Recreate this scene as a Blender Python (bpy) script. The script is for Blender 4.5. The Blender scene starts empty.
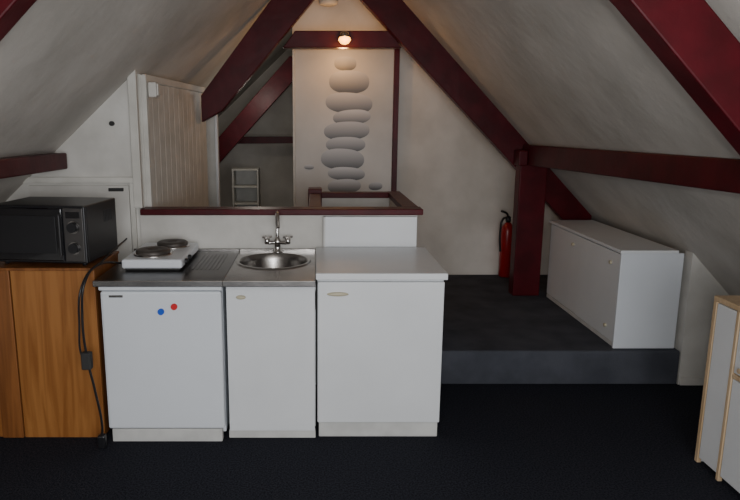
import bpy, bmesh, math, random
from mathutils import Vector
random.seed(4)
C=bpy.context.collection

# ---------------- materials ----------------
def mat(name,col,rough=.6,metal=0,bump=0,bscale=40,var=0,vscale=6,spec=.5,detail=6,col2=None,coat=0,lo=.35,hi=.65,bdist=.01):
    m=bpy.data.materials.new(name);m.use_nodes=True
    nt=m.node_tree;b=nt.nodes["Principled BSDF"]
    b.inputs["Base Color"].default_value=(*col,1);b.inputs["Roughness"].default_value=rough
    b.inputs["Metallic"].default_value=metal;b.inputs["Specular IOR Level"].default_value=spec
    b.inputs["Coat Weight"].default_value=coat
    tc=nt.nodes.new("ShaderNodeTexCoord")
    if var>0 or col2:
        n=nt.nodes.new("ShaderNodeTexNoise");n.inputs["Scale"].default_value=vscale;n.inputs["Detail"].default_value=detail
        nt.links.new(tc.outputs["Object"],n.inputs["Vector"])
        r=nt.nodes.new("ShaderNodeValToRGB");r.color_ramp.elements[0].position=lo;r.color_ramp.elements[1].position=hi
        c2=col2 if col2 else tuple(x*(1-var) for x in col)
        r.color_ramp.elements[0].color=(*c2,1);r.color_ramp.elements[1].color=(*col,1)
        nt.links.new(n.outputs["Fac"],r.inputs["Fac"]);nt.links.new(r.outputs["Color"],b.inputs["Base Color"])
    if bump>0:
        n2=nt.nodes.new("ShaderNodeTexNoise");n2.inputs["Scale"].default_value=bscale;n2.inputs["Detail"].default_value=5
        nt.links.new(tc.outputs["Object"],n2.inputs["Vector"])
        bp=nt.nodes.new("ShaderNodeBump");bp.inputs["Strength"].default_value=bump;bp.inputs["Distance"].default_value=bdist
        nt.links.new(n2.outputs["Fac"],bp.inputs["Height"]);nt.links.new(bp.outputs["Normal"],b.inputs["Normal"])
    return m
def wood(name,c1,c2,scale=(14,14,.9),rough=.4):
    m=bpy.data.materials.new(name);m.use_nodes=True
    nt=m.node_tree;b=nt.nodes["Principled BSDF"];b.inputs["Roughness"].default_value=rough
    tc=nt.nodes.new("ShaderNodeTexCoord");mp=nt.nodes.new("ShaderNodeMapping");mp.inputs["Scale"].default_value=scale
    nt.links.new(tc.outputs["Object"],mp.inputs["Vector"])
    n=nt.nodes.new("ShaderNodeTexNoise");n.inputs["Scale"].default_value=1.6;n.inputs["Detail"].default_value=8;n.inputs["Distortion"].default_value=1.2
    nt.links.new(mp.outputs["Vector"],n.inputs["Vector"])
    r=nt.nodes.new("ShaderNodeValToRGB");r.color_ramp.elements[0].position=.36;r.color_ramp.elements[1].position=.62
    r.color_ramp.elements[0].color=(*c2,1);r.color_ramp.elements[1].color=(*c1,1)
    nt.links.new(n.outputs["Fac"],r.inputs["Fac"]);nt.links.new(r.outputs["Color"],b.inputs["Base Color"])
    return m
def emis(name,col,st):
    m=bpy.data.materials.new(name);m.use_nodes=True
    b=m.node_tree.nodes["Principled BSDF"];b.inputs["Emission Color"].default_value=(*col,1);b.inputs["Emission Strength"].default_value=st
    b.inputs["Base Color"].default_value=(*col,1);return m
M_ceil=mat("plaster_ceiling",(.67,.64,.595),.85,bump=.5,bscale=7,col2=(.50,.475,.435),vscale=1.6,spec=.2,detail=9,bdist=.012)
M_wall=mat("painted_wall",(.70,.685,.65),.7,bump=.25,bscale=20,col2=(.55,.535,.50),vscale=3.0,spec=.3,detail=9)
M_wallback=mat("painted_wall_rear",(.74,.695,.635),.75,bump=.3,bscale=8,col2=(.56,.52,.465),vscale=2.2,spec=.3,detail=9)
M_plank=mat("painted_planks",(.68,.665,.62),.6,bump=.1,col2=(.56,.545,.50),vscale=5)
M_red=mat("oxblood_paint",(.080,.0028,.0075),.4,bump=.25,bscale=9,col2=(.050,.0018,.0045),vscale=7,spec=.2)
M_carpet=mat("charcoal_carpet",(.034,.036,.048),.95,bump=.9,bscale=220,col2=(.010,.011,.016),vscale=120,spec=.1,detail=3)
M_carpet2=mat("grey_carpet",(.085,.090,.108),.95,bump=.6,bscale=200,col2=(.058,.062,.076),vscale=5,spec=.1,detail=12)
M_white=mat("white_laminate",(.74,.76,.78),.35,var=.05,vscale=3)
M_fridge=mat("white_enamel",(.72,.755,.80),.28,var=.04,vscale=2)
M_plinth=mat("plinth_white",(.64,.64,.62),.5,var=.15,vscale=9)
M_cream=mat("cream_plastic",(.50,.45,.32),.35)
M_gap=mat("dark_gap",(.03,.03,.03),.8)
M_steel=mat("stainless_steel",(.40,.385,.37),.27,metal=1,var=.25,vscale=8,bump=.03,bscale=60)
M_sinkdark=mat("steel_drainer",(.13,.125,.125),.3,metal=1,var=.2,vscale=8)
M_chrome=mat("chrome",(.62,.6,.58),.12,metal=1)
M_iron=mat("burner_cast_iron",(.10,.085,.075),.5,metal=.3,var=.4,vscale=20)
M_black=mat("black_plastic",(.012,.012,.014),.35)
M_mwside=mat("microwave_casing",(.030,.029,.031),.38,metal=.3)
M_mwpanel=mat("microwave_panel_grey",(.075,.070,.068),.35,metal=.4)
M_glass=mat("black_glass",(.006,.006,.008),.08,coat=.5)
M_pine=wood("orange_pine",(.37,.155,.042),(.25,.090,.020))
M_pinedark=wood("dark_pine",(.27,.10,.028),(.16,.055,.014))
M_birch=wood("birch_edge",(.60,.45,.29),(.50,.35,.20))
M_extred=mat("extinguisher_red",(.33,.010,.012),.3)
M_poster=mat("poster_print",(.60,.58,.545),.45,col2=(.44,.425,.40),vscale=1.5)
M_blue=mat("blue_magnet",(.01,.09,.55),.4)
M_rm=mat("red_magnet",(.6,.015,.02),.4)
M_lampw=mat("white_plastic",(.62,.60,.56),.4)
M_bulb=emis("warm_bulb",(1,.42,.06),6)

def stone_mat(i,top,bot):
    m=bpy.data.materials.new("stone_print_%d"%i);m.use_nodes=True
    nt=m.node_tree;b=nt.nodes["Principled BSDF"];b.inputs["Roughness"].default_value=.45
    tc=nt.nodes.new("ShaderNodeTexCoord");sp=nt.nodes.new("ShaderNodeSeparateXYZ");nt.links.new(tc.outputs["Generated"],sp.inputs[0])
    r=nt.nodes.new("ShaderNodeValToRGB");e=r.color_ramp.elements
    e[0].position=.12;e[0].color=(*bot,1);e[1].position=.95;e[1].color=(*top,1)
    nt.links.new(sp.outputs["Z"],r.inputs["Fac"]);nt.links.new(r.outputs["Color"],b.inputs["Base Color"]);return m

# ---------------- geometry helpers ----------------
def empty(name,loc=(0,0,0),rz=0):
    o=bpy.data.objects.new(name,None);o.location=loc;o.rotation_euler=(0,0,rz);o.empty_display_size=.1;C.objects.link(o);return o
def finish(name,bm,m,parent=None,smooth=False,bevel=0,seg=2):
    bmesh.ops.recalc_face_normals(bm,faces=bm.faces)
    me=bpy.data.meshes.new(name);bm.to_mesh(me);bm.free()
    if smooth:
        for p in me.polygons:p.use_smooth=True
    o=bpy.data.objects.new(name,me);C.objects.link(o);me.materials.append(m)
    if parent:o.parent=parent
    if bevel>0:
        md=o.modifiers.new("bevel",'BEVEL');md.width=bevel;md.segments=seg;md.limit_method='ANGLE'
    return o
def box(name,x0,x1,y0,y1,z0,z1,m,parent=None,bevel=.003):
    bm=bmesh.new();bmesh.ops.create_cube(bm,size=1)
    for v in bm.verts:
        v.co=Vector(((x0+x1)/2+v.co.x*(x1-x0),(y0+y1)/2+v.co.y*(y1-y0),(z0+z1)/2+v.co.z*(z1-z0)))
    return finish(name,bm,m,parent,bevel=bevel)
def prism(name,poly,y0,y1,m,parent=None,bevel=0,axis='Y'):
    bm=bmesh.new()
    def P(a,b,t): return (a,t,b) if axis=='Y' else ((t,a,b) if axis=='X' else (a,b,t))
    A=[bm.verts.new(P(a,b,y0)) for a,b in poly];B=[bm.verts.new(P(a,b,y1)) for a,b in poly]
    bm.faces.new(A);bm.faces.new(B[::-1]);n=len(poly)
    for i in range(n):bm.faces.new((A[i],A[(i+1)%n],B[(i+1)%n],B[i]))
    return finish(name,bm,m,parent,bevel=bevel)
def cyl(name,c,r,h,m,parent=None,axis='Z',seg=32,r2=None,bevel=0):
    bm=bmesh.new();bmesh.ops.create_cone(bm,cap_ends=True,segments=seg,radius1=r,radius2=r if r2 is None else r2,depth=h)
    for v in bm.verts:
        x,y,z=v.co
        if axis=='Y':v.co=Vector((x,z,y))
        if axis=='X':v.co=Vector((z,x,y))
        v.co+=Vector(c)
    o=finish(name,bm,m,parent,bevel=bevel)
    for p in o.data.polygons:
        if len(p.vertices)==4:p.use_smooth=True
    return o
def lathe(name,prof,c,m,parent=None,seg=36):
    bm=bmesh.new();rings=[]
    for r,z in prof:
        rings.append([bm.verts.new((c[0]+r*math.cos(2*math.pi*i/seg),c[1]+r*math.sin(2*math.pi*i/seg),c[2]+z)) for i in range(seg)])
    for a,b in zip(rings,rings[1:]):
        for i in range(seg):bm.faces.new((a[i],a[(i+1)%seg],b[(i+1)%seg],b[i]))
    bmesh.ops.contextual_create(bm,geom=rings[0]);bmesh.ops.contextual_create(bm,geom=rings[-1])
    return finish(name,bm,m,parent,smooth=True)
def tube(name,pts,r,m,parent=None):
    cu=bpy.data.curves.new(name,'CURVE');cu.dimensions='3D';cu.bevel_depth=r;cu.bevel_resolution=4;cu.use_fill_caps=True
    s=cu.splines.new('BEZIER');s.bezier_points.add(len(pts)-1)
    for bp,p in zip(s.bezier_points,pts):
        bp.co=p;bp.handle_left_type='AUTO';bp.handle_right_type='AUTO'
    o=bpy.data.objects.new(name,cu);C.objects.link(o);cu.materials.append(m)
    if parent:o.parent=parent
    return o

# ---------------- room shell ----------------
YB=9.0;YF=-1.2
box("floor",-2.6,3.3,YF,YB,-.1,0,M_carpet,bevel=0)
ap=(.18,3.10)
def zR(x):return ap[1]-1.05*(x-ap[0])
def zL(x):return 1.95+.92*(x+1.03) if x<-1.03 else 1.95+(x+1.03)*.9504
prism("ceiling",[(-2.6,zL(-2.6)),(-1.03,1.95),ap,(2.95,zR(2.95)),(3.3,zR(2.95)),(3.3,3.4),(-2.6,3.4)],YF,YB,M_ceil)
box("wall_left",-2.7,-2.45,YF,YB,0,.75,M_wall,bevel=0)
box("wall_right",2.95,3.1,YF,YB,0,.3,M_wall,bevel=0)
prism("wall_far",[(-2.6,0),(3,0),(3,.2),ap,(-1.03,1.95),(-2.6,.6)],YB-.05,YB+.1,M_wallback)
prism("wall_back",[(.72,0),(2.93,0),(2.93,zR(2.93)+.02),(ap[0],ap[1]-.02),(-.20,zL(-.20)),(-.20,2.30),(.72,2.30)],6.0,6.12,M_wallback)
prism("wall_front_left",[(-2.46,0),(-1.06,0),(-1.06,zL(-1.06)),(-2.46,zL(-2.46))],3.92,4.0,M_wall)
prism("wall_stub_right",[(2.315,0),(2.94,0),(2.94,zR(2.94)),(2.315,zR(2.315))],3.9,3.98,M_wall)
box("wall_splashback",-1.06,.62,3.9,3.99,0,1.09,M_wall,bevel=.002)
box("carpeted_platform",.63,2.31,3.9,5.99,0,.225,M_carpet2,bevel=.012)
prism("wall_knee",[(2.315,0),(2.36,0),(2.36,.80),(2.315,.82)],3.98,6.0,M_wall)
box("trim_3",2.32,2.90,3.885,3.9,0,.055,M_wall,bevel=.003)

# stairwell parapet
sp=empty("stairwell_parapet")
box("side_panel",.55,.62,3.992,4.86,0,1.09,M_wall,sp)
box("far_panel",-.02,.55,4.80,4.86,0,1.09,M_wall,sp)
box("near_side_panel",-.02,.03,3.992,4.80,0,1.09,M_wall,sp)
hr=sp
box("front_rail",-1.05,.65,3.87,4.0,1.095,1.13,M_red,hr,.004)
box("side_rail",.545,.64,4.0,4.9,1.09,1.13,M_red,hr,.004)
box("far_rail",-.04,.545,4.79,4.88,1.09,1.13,M_red,hr,.004)
box("near_side_rail",-.04,.04,4.0,4.79,1.09,1.13,M_red,hr,.004)
box("newel_block",-.05,.05,4.76,4.9,1.02,1.16,M_red,hr,.004)

sb=empty("splash_board")
box("board",.05,.615,3.872,3.9,.90,1.085,M_white,sb)
box("board_edge",.05,.062,3.862,3.9,.90,1.085,M_plinth,sb)

cd=empty("door_1")
box("leaf",-1.72,-1.12,3.905,3.92,.3,1.27,M_wall,cd)
box("head_trim",-1.76,-1.08,3.895,3.92,1.285,1.32,M_plank,cd)
box("jamb_trim",-1.115,-1.085,3.9,3.92,.3,1.285,M_plank,cd)
box("latch",-1.24,-1.15,3.893,3.905,1.235,1.255,M_gap,cd)
box("trim_1",-1.09,-1.04,3.89,3.93,1.135,1.96,M_plank,bevel=.004)
box("trim_2",-2.0,-1.76,3.905,3.92,1.15,1.17,M_plank,bevel=.002)

# plank side wall (splayed)
pw=empty("wall_planked",(-1.04,4.0,0),-.0588)
box("core",-.06,0,0,1.62,0,1.925,M_plank,pw)
y=.05;k=0
while y<1.56:
    box("plank_%d"%k,0,.012,y,y+.122,0,1.90,M_plank,pw,.002);y+=.124;k+=1
box("top_trim",0,.025,.02,1.6,1.88,1.925,M_plank,pw)
box("corner_trim",0,.03,.0,.045,0,1.92,M_plank,pw)
jb=empty("junction_box")
box("body",-1.005,-.955,4.02,4.10,1.79,1.88,M_lampw,jb,.008)
box("cover",-.955,-.945,4.03,4.09,1.80,1.87,M_lampw,jb,.004)
cyl("wall_plug",(-1.20,3.91,1.635),.014,.02,M_gap,axis='Y')

# ---------------- beams ----------------
prism("rafter_beam",[(.16,2.785),(.37,2.57),(1.58,1.34),(2.30,.60),(2.30,zR(2.30)+.02),(1.70,1.53),(.66,2.60),(.16,3.09)],5.35,5.45,M_red,bevel=.006)
prism("rafter_beam",[(.16,2.785),(-.02,2.57),(-.75,1.73),(-.915,1.64),(-.915,1.85),(-.35,2.57),(.16,3.09)],5.35,5.45,M_red,bevel=.006)
prism("collar_beam",[(-.26,2.23),(.70,2.23),(.60,2.36),(-.16,2.36)],5.455,5.56,M_red,bevel=.006)
prism("rafter_beam",[(.16,2.70),(.94,2.0),(1.66,1.26),(2.0,.93),(2.15,1.0),(1.165,2.0),(.18,3.01)],2.04,2.15,M_red,bevel=.006)
prism("rafter_beam",[(.16,2.86),(.02,2.84),(-.89,2.0),(-1.55,1.35),(-1.7,1.33),(-1.03,1.94),(.16,3.07)],2.04,2.15,M_red,bevel=.006)
prism("rafter_beam",[(.0,2.28),(-.19,2.15),(-1.15,1.12),(-1.35,1.12),(-1.25,1.3),(-.28,2.36)],7.5,7.6,M_red,bevel=.006)
prism("tie_beam",[(-1.6,1.36),(.9,1.38),(.9,1.46),(-1.6,1.45)],8.4,8.5,M_red)
def beamY(name,x0,x1,za0,za1,zb0,zb1,ya,yb):
    bm=bmesh.new()
    A=[bm.verts.new(p) for p in((x0,ya,za0),(x1,ya,za0),(x1,ya,za1),(x0,ya,za1))]
    B=[bm.verts.new(p) for p in((x0,yb,zb0),(x1,yb,zb0),(x1,yb,zb1),(x0,yb,zb1))]
    bm.faces.new(A);bm.faces.new(B[::-1])
    for i in range(4):bm.faces.new((A[i],A[(i+1)%4],B[(i+1)%4],B[i]))
    return finish(name,bm,M_red,bevel=.008)
beamY("purlin_beam",1.69,1.80,1.41,1.53,1.30,1.46,.6,5.35)
beamY("purlin_beam",-1.62,-1.47,1.42,1.50,1.37,1.465,.6,3.89)
pp=empty("wooden_post")
box("shaft",1.64,1.86,5.22,5.345,.225,1.34,M_red,pp,.008)
box("head_plate",1.62,1.69,5.20,5.345,1.30,1.42,M_red,pp,.008)

# ---------------- door with stone print ----------------
dr=empty("door_2")
box("leaf",-.18,.70,5.965,6.0,.0,2.27,M_poster,dr)
box("jamb_right",.70,.745,5.93,6.0,.0,2.30,M_red,dr)
box("edge_left",-.20,-.18,5.955,6.0,.0,2.27,M_plank,dr)
st=[(345,62,22,14),(349,80,40,23),(349,101,47,21),(352,115,38,15),(347,129,46,19),(346,143,40,16),(343,158,44,22),(347,173,38,14),(345,186,34,15),(377,186,14,8),(309,166,10,5)]
pr=empty("stone_print_poster")
for i,(px,py,w,h) in enumerate(st):
    X=(px-315)*.00895;Z=2.27-(py-48)*.00875
    bm=bmesh.new();n=40;a=w*.00895/2;b=h*.00875/2
    t0=random.uniform(-.08,.08);vs=[]
    for d in (0,.0003):
        ring=[]
        for j in range(n):
            t=2*math.pi*j/n
            ex=a*math.copysign(abs(math.cos(t))**.85,math.cos(t));ez=b*math.copysign(abs(math.sin(t))**.85,math.sin(t))
            ring.append(bm.verts.new((X+ex*math.cos(t0)-ez*math.sin(t0),5.9645-.0004*i-d,Z+ez*math.cos(t0)+ex*math.sin(t0))))
        vs.append(ring)
    bm.faces.new(vs[0]);bm.faces.new(vs[1])
    for j in range(n):bm.faces.new((vs[0][j],vs[0][(j+1)%n],vs[1][(j+1)%n],vs[1][j]))
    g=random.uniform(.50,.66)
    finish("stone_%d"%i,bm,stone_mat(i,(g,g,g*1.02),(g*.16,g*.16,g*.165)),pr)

lathe("smoke_detector",[(.0,0),(.05,0),(.075,.012),(.08,.03),(.08,.045)],(.11,5.75,2.60),M_lampw)
sl=empty("spot_lamp")
lathe("shade",[(.02,.06),(.035,.05),(.05,.0),(.046,.0)],(.235,5.40,2.285),M_chrome,sl)
lathe("bulb",[(.001,-.035),(.03,-.027),(.05,0),(.043,.02),(.01,.04)],(.235,5.39,2.28),M_bulb,sl)

bk=empty("bookcase")
for nm,a in (("side_1",(-.97,-.95)),("side_2",(-.68,-.66))):
    box(nm,a[0],a[1],7.6,7.85,0,1.10,M_plank,bk)
for i,z in enumerate((.08,.42,.68,.88,1.08)):
    box("shelf_%d"%i,-.95,-.68,7.6,7.85,z,z+.02,M_plank,bk)
box("back_panel",-.95,-.68,7.84,7.85,.08,1.08,M_plinth,bk)
d3=empty("door_3")
box("leaf",-1.02,-.90,5.95,5.99,0,1.72,M_plank,d3)
box("edge",-.90,-.875,5.93,5.99,0,1.74,M_white,d3)

# ---------------- fridge ----------------
fr=empty("mini_fridge")
box("body",-1.075,-.47,3.2,3.76,.03,.84,M_fridge,fr,.006)
box("door",-1.075,-.47,3.14,3.195,.075,.815,M_fridge,fr,.012)
box("top_lid",-1.08,-.465,3.135,3.76,.82,.842,M_fridge,fr,.006)
box("kick_plate",-1.06,-.485,3.15,3.2,.0,.07,M_plinth,fr,.003)
box("badge",-1.03,-.96,3.136,3.141,.785,.797,M_steel,fr,.001)
for i,x in enumerate((-1.03,-.52)):cyl("foot_%d"%i,(x,3.6,.015),.02,.03,M_black,fr)
mg=empty("fridge_magnets")
cyl("red_magnet",(-.705,3.134,.738),.016,.012,M_rm,mg,'Y',24)
cyl("blue_magnet",(-.772,3.134,.712),.016,.012,M_blue,mg,'Y',24)

# ---------------- cabinets ----------------
def pull(parent,x,y,z,w,m=M_cream):
    bm=bmesh.new();n=28
    prof=[(1,0),(1,.004),(.85,.010),(.5,.013)]
    rings=[[bm.verts.new((x+w/2*s*math.cos(2*math.pi*j/n),y-d,z+.011*s*math.sin(2*math.pi*j/n))) for j in range(n)] for s,d in prof]
    for a,b in zip(rings,rings[1:]):
        for j in range(n):bm.faces.new((a[j],a[(j+1)%n],b[(j+1)%n],b[j]))
    bm.faces.new(rings[-1]);bm.faces.new(rings[0])
    finish("handle",bm,m,parent,smooth=True)
sc=empty("sink_cabinet")
box("carcass",-.455,.003,3.22,3.80,.05,.70,M_white,sc)
box("front_rail",-.455,.003,3.205,3.25,.80,.842,M_white,sc)
box("side_left",-.455,-.44,3.22,3.8,.70,.842,M_white,sc)
box("door",-.45,.0,3.18,3.2,.045,.835,M_white,sc,.004)
box("plinth",-.455,.003,3.19,3.22,0,.042,M_plinth,sc)
pull(sc,-.375,3.18,.775,.05)
bc=empty("base_cabinet")
box("carcass",.012,.655,3.21,3.86,.08,.862,M_white,bc)
box("door",.014,.655,3.185,3.205,.09,.852,M_white,bc,.004)
box("plinth",.02,.65,3.205,3.24,0,.085,M_plinth,bc)
box("worktop",.004,.668,3.17,3.868,.866,.90,M_white,bc,.004)
pull(bc,.115,3.185,.79,.11)

# ---------------- counter + sink ----------------
zt=.872
ct=empty("steel_countertop")
box("drainer_deck",-1.10,-.457,3.13,3.868,.844,zt,M_sinkdark,ct,.003)
for i in range(7):
    box("drain_rib_%d"%i,-.655+.022*i,-.648+.022*i,3.38,3.78,zt,zt+.003,M_sinkdark,ct,.001)
box("front_lip",-1.10,-.457,3.118,3.13,.844,zt+.003,M_steel,ct,.003)
box("back_lip",-1.10,-.457,3.868,3.88,.85,zt+.018,M_steel,ct,.003)
sk=empty("stainless_sink")
x0,x1,y0,y1=-.455,.002,3.13,3.868
cx_,cy_=-.235,3.595;ra,rb=.19,.195
bm=bmesh.new()
angs=[2*math.pi*i/64 for i in range(64)]
corn=[math.atan2(yy-cy_,xx-cx_)%(2*math.pi) for xx in(x0,x1) for yy in(y0,y1)]
angs=sorted(set(angs+corn));n=len(angs)
def rectpt(t):
    dx,dy=math.cos(t),math.sin(t);k=[]
    if dx>1e-9:k.append((x1-cx_)/dx)
    if dx<-1e-9:k.append((x0-cx_)/dx)
    if dy>1e-9:k.append((y1-cy_)/dy)
    if dy<-1e-9:k.append((y0-cy_)/dy)
    k=min(k);return (cx_+dx*k,cy_+dy*k)
rings=[]
rings.append([bm.verts.new((*rectpt(t),zt-.028)) for t in angs])
rings.append([bm.verts.new((*rectpt(t),zt)) for t in angs])
for s,dz in((1.12,0),(1.09,.006),(1.03,.006),(1.0,0),(.96,-.03),(.90,-.12),(.80,-.15),(.5,-.158),(.12,-.162)):
    rings.append([bm.verts.new((cx_+ra*s*math.cos(t),cy_+rb*s*math.sin(t),zt+dz)) for t in angs])
for a,b in zip(rings,rings[1:]):
    for i in range(n):bm.faces.new((a[i],a[(i+1)%n],b[(i+1)%n],b[i]))
bm.faces.new(rings[-1])
o=finish("bowl_and_deck",bm,M_steel,sk)
for p in o.data.polygons:
    if p.center.z<zt-.001 and abs(p.normal.z)<.999 and math.hypot(p.center.x-cx_,p.center.y-cy_)<.2:p.use_smooth=True
box("front_lip",-.457,.002,3.118,3.13,.844,zt+.003,M_steel,sk,.003)
box("back_lip",-.457,.002,3.868,3.88,.85,zt+.018,M_steel,sk,.003)
cyl("drain",(cx_,cy_,zt-.158),.035,.006,M_chrome,sk)

fa=empty("mixer_faucet")
fx,fy=-.225,3.84
lathe("base",[(.03,0),(.03,.008),(.02,.014),(.018,.05),(.022,.055),(.022,.075),(.015,.085),(.012,.10)],(fx,fy,zt+.001),M_chrome,fa)
tube("valve_arm",[(fx-.055,fy-.01,zt+.062),(fx,fy,zt+.062),(fx+.055,fy-.01,zt+.062)],.012,M_chrome,fa)
tube("spout",[(fx,fy,zt+.09),(fx-.003,fy-.004,zt+.20),(fx+.0,fy-.03,zt+.245),(fx+.008,fy-.085,zt+.235),(fx+.012,fy-.12,zt+.17)],.0095,M_chrome,fa)
for sgn in(-1,1):
    hx=fx+sgn*.062
    lathe("valve_%d"%(sgn+1),[(.012,0),(.017,.006),(.017,.03),(.010,.036)],(hx,fy-.01,zt+.055),M_chrome,fa)
    tube("handle_a%d"%(sgn+1),[(hx-.028,fy-.02,zt+.098),(hx,fy-.01,zt+.092),(hx+.028,fy,zt+.098)],.006,M_chrome,fa)
    tube("handle_b%d"%(sgn+1),[(hx-.01,fy+.018,zt+.098),(hx,fy-.01,zt+.092),(hx+.01,fy-.038,zt+.098)],.006,M_chrome,fa)

hp=empty("electric_hot_plate")
box("body",-1.02,-.70,3.34,3.84,.885,.935,M_fridge,hp,.012)
box("skirt",-1.005,-.715,3.355,3.825,.873,.887,M_gap,hp)
for i,(x,yy,r) in enumerate(((-.885,3.485,.092),(-.83,3.72,.088))):
    lathe("burner_ring_%d"%i,[(r+.012,0),(r+.012,.006),(r+.002,.01),(r,.01)],(x,yy,.934),M_chrome,hp)
    lathe("burner_plate_%d"%i,[(r,0),(r,.022),(r-.008,.028),(.03,.028),(.026,.024),(.001,.024)],(x,yy,.936),M_iron,hp)
for i,yy in enumerate((3.42,3.52)):
    cyl("knob_%d"%i,(-.695,yy,.91),.015,.02,M_black,hp,'X',20)

# ---------------- pine cabinet ----------------
pc=empty("pine_cabinet")
box("side_panel",-2.02,-1.66,3.20,3.22,.0,.915,M_pine,pc)
box("front_panel",-1.54,-1.115,3.195,3.22,.0,.915,M_pine,pc)
box("stile",-1.655,-1.545,3.19,3.22,.0,.915,M_pinedark,pc)
box("carcass",-2.02,-1.12,3.22,3.62,.0,.91,M_pinedark,pc)
box("top",-2.03,-1.115,3.185,3.63,.91,.925,M_pinedark,pc)

mw=empty("microwave_oven",(-1.145,3.20,.925),-.11)
box("casing",-.50,0,.02,.38,.018,.31,M_mwside,mw,.006)
box("front_frame",-.50,0,0,.022,.018,.31,M_black,mw,.006)
box("door_glass",-.49,-.115,-.012,.0,.03,.30,M_glass,mw,.006)
box("window",-.455,-.15,-.015,-.012,.07,.26,M_black,mw,.002)
box("control_panel",-.11,-.008,-.008,.0,.03,.30,M_mwpanel,mw,.003)
box("display",-.095,-.022,-.011,-.008,.25,.282,M_glass,mw,.001)
for i,z in enumerate((.205,.10)):
    cyl("knob_ring_%d"%i,(-.058,-.011,z),.032,.006,M_steel,mw,'Y')
    cyl("knob_%d"%i,(-.058,-.022,z),.025,.022,M_black,mw,'Y')
box("handle",-.128,-.116,-.035,-.012,.06,.27,M_mwside,mw,.004)
for i,(x,yy) in enumerate(((-.46,.05),(-.04,.05),(-.46,.34),(-.04,.34))):cyl("foot_%d"%i,(x,yy,.009),.012,.018,M_black,mw)
for i in range(6):box("vent_%d"%i,-.001,.002,.22+.018*i,.228+.018*i,.20,.26,M_black,mw,0)

cb=empty("power_cable")
tube("cord",[(-1.025,3.42,.90),(-1.10,3.2,.935),(-1.125,3.09,.88),(-1.145,3.075,.72),(-1.14,3.08,.50),(-1.11,3.085,.30),(-1.09,3.09,.12),(-1.095,3.09,.05)],.006,M_black,cb)
tube("cord_b",[(-1.06,3.60,1.0),(-1.09,3.3,.95),(-1.14,3.10,.87),(-1.165,3.08,.66),(-1.155,3.08,.47),(-1.13,3.08,.44)],.005,M_black,cb)
box("adapter",-1.165,-1.115,3.06,3.10,.43,.52,M_gap,cb,.008)
box("plug",-1.115,-1.075,3.07,3.11,.0,.07,M_black,cb,.008)

# ---------------- low white cabinet on platform ----------------
wc=empty("low_white_cabinet")
box("carcass",1.925,2.27,3.965,5.19,.235,.84,M_white,wc)
box("end_panel",1.90,2.29,3.945,3.965,.226,.845,M_fridge,wc)
box("top",1.89,2.25,3.935,5.2,.845,.865,M_white,wc)
for i,(a,b) in enumerate(((3.97,4.58),(4.585,5.19))):
    box("sliding_door_%d"%i,1.903+.006*i,1.925,a,b,.26,.835,M_white,wc,.003)
for i,(yy,z) in enumerate(((4.08,.76),(4.08,.34),(4.7,.76))):
    cyl("knob_%d"%i,(1.898,yy,z),.012,.014,M_cream,wc,'X',16)
box("base_rail",1.91,1.925,3.97,5.19,.226,.255,M_plinth,wc)

# ---------------- right foreground cabinet ----------------
rc=empty("storage_cabinet")
box("carcass",1.90,2.24,1.3,2.945,.03,.82,M_white,rc)
box("top_edge",1.88,2.26,1.3,2.96,.82,.845,M_birch,rc)
box("end_edge",1.88,1.90,2.935,2.96,.0,.82,M_birch,rc)
box("end_panel",1.90,2.25,2.945,2.96,.0,.82,M_white,rc)
box("door_tall",1.882,1.9,2.79,2.93,.03,.815,M_white,rc)
box("divider",1.878,1.9,2.765,2.785,.0,.82,M_birch,rc)
box("door_upper",1.882,1.9,2.1,2.76,.54,.815,M_white,rc)
box("shelf_edge",1.878,1.9,2.1,2.76,.515,.535,M_birch,rc)
box("door_lower",1.882,1.9,2.1,2.76,.03,.51,M_white,rc)
cyl("knob",(1.872,2.70,.57),.012,.02,M_birch,rc,'X',16)

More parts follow.
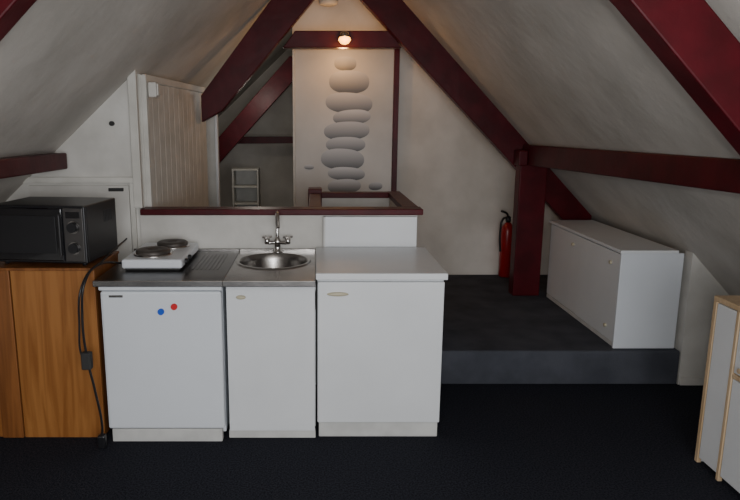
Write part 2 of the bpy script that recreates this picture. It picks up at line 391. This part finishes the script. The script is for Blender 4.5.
# fire extinguisher
fe=empty("fire_extinguisher")
ex,ey,ez=1.775,5.91,.226
lathe("cylinder",[(.05,0),(.062,.012),(.062,.42),(.052,.47),(.03,.50),(.02,.51)],(ex,ey,ez),M_extred,fe)
lathe("valve",[(.018,0),(.024,.01),(.024,.05),(.01,.06)],(ex,ey,ez+.51),M_black,fe)
tube("lever",[(ex,ey,ez+.56),(ex-.03,ey-.03,ez+.60),(ex-.08,ey-.05,ez+.62)],.010,M_black,fe)
tube("hose",[(ex,ey,ez+.54),(ex-.06,ey-.05,ez+.55),(ex-.085,ey-.06,ez+.42),(ex-.075,ey-.06,ez+.25)],.010,M_black,fe)

# ---------------- lights ----------------
def area(name,loc,rot,size,size_y,power,col):
    l=bpy.data.lights.new(name,'AREA');l.shape='RECTANGLE';l.size=size;l.size_y=size_y;l.energy=power;l.color=col
    o=bpy.data.objects.new(name,l);o.location=loc;o.rotation_euler=rot;C.objects.link(o);return o
area("rear_fill_area",(.5,-1.1,1.4),(math.radians(92),0,0),2.6,1.5,90,(.97,.98,1))  # fill light added behind the camera to brighten the ceilings; no window there
def pt(name,loc,p,col,r=.1):
    l=bpy.data.lights.new(name,'POINT');l.energy=p;l.color=col;l.shadow_soft_size=r
    o=bpy.data.objects.new(name,l);o.location=loc;C.objects.link(o);return o
pt("camera_flash",(.05,.05,1.78),42,(1,.98,.95),.04)
pt("warm_spot_glow",(.235,5.66,2.17),4.5,(1,.50,.16),.03)
pt("warm_bulb_glow",(.235,5.27,2.27),1.6,(1,.42,.08),.03)
pt("rear_room_point",(-.6,6.9,1.9),7,(1,.92,.8),.1)  # warm point light in the back room, no fixture modelled
w=bpy.data.worlds.new("world");bpy.context.scene.world=w;w.use_nodes=True
bg=w.node_tree.nodes["Background"];bg.inputs[0].default_value=(.92,.95,1,1);bg.inputs[1].default_value=.42

# ---------------- camera ----------------
cam=bpy.data.cameras.new("camera");cam.sensor_width=36;cam.lens=650/740*36;cam.shift_x=55/740
co=bpy.data.objects.new("camera",cam);co.location=(0,0,1.65);co.rotation_euler=(math.radians(90-11.23),0,0);C.objects.link(co)
cam.clip_start=.02
bpy.context.scene.camera=co
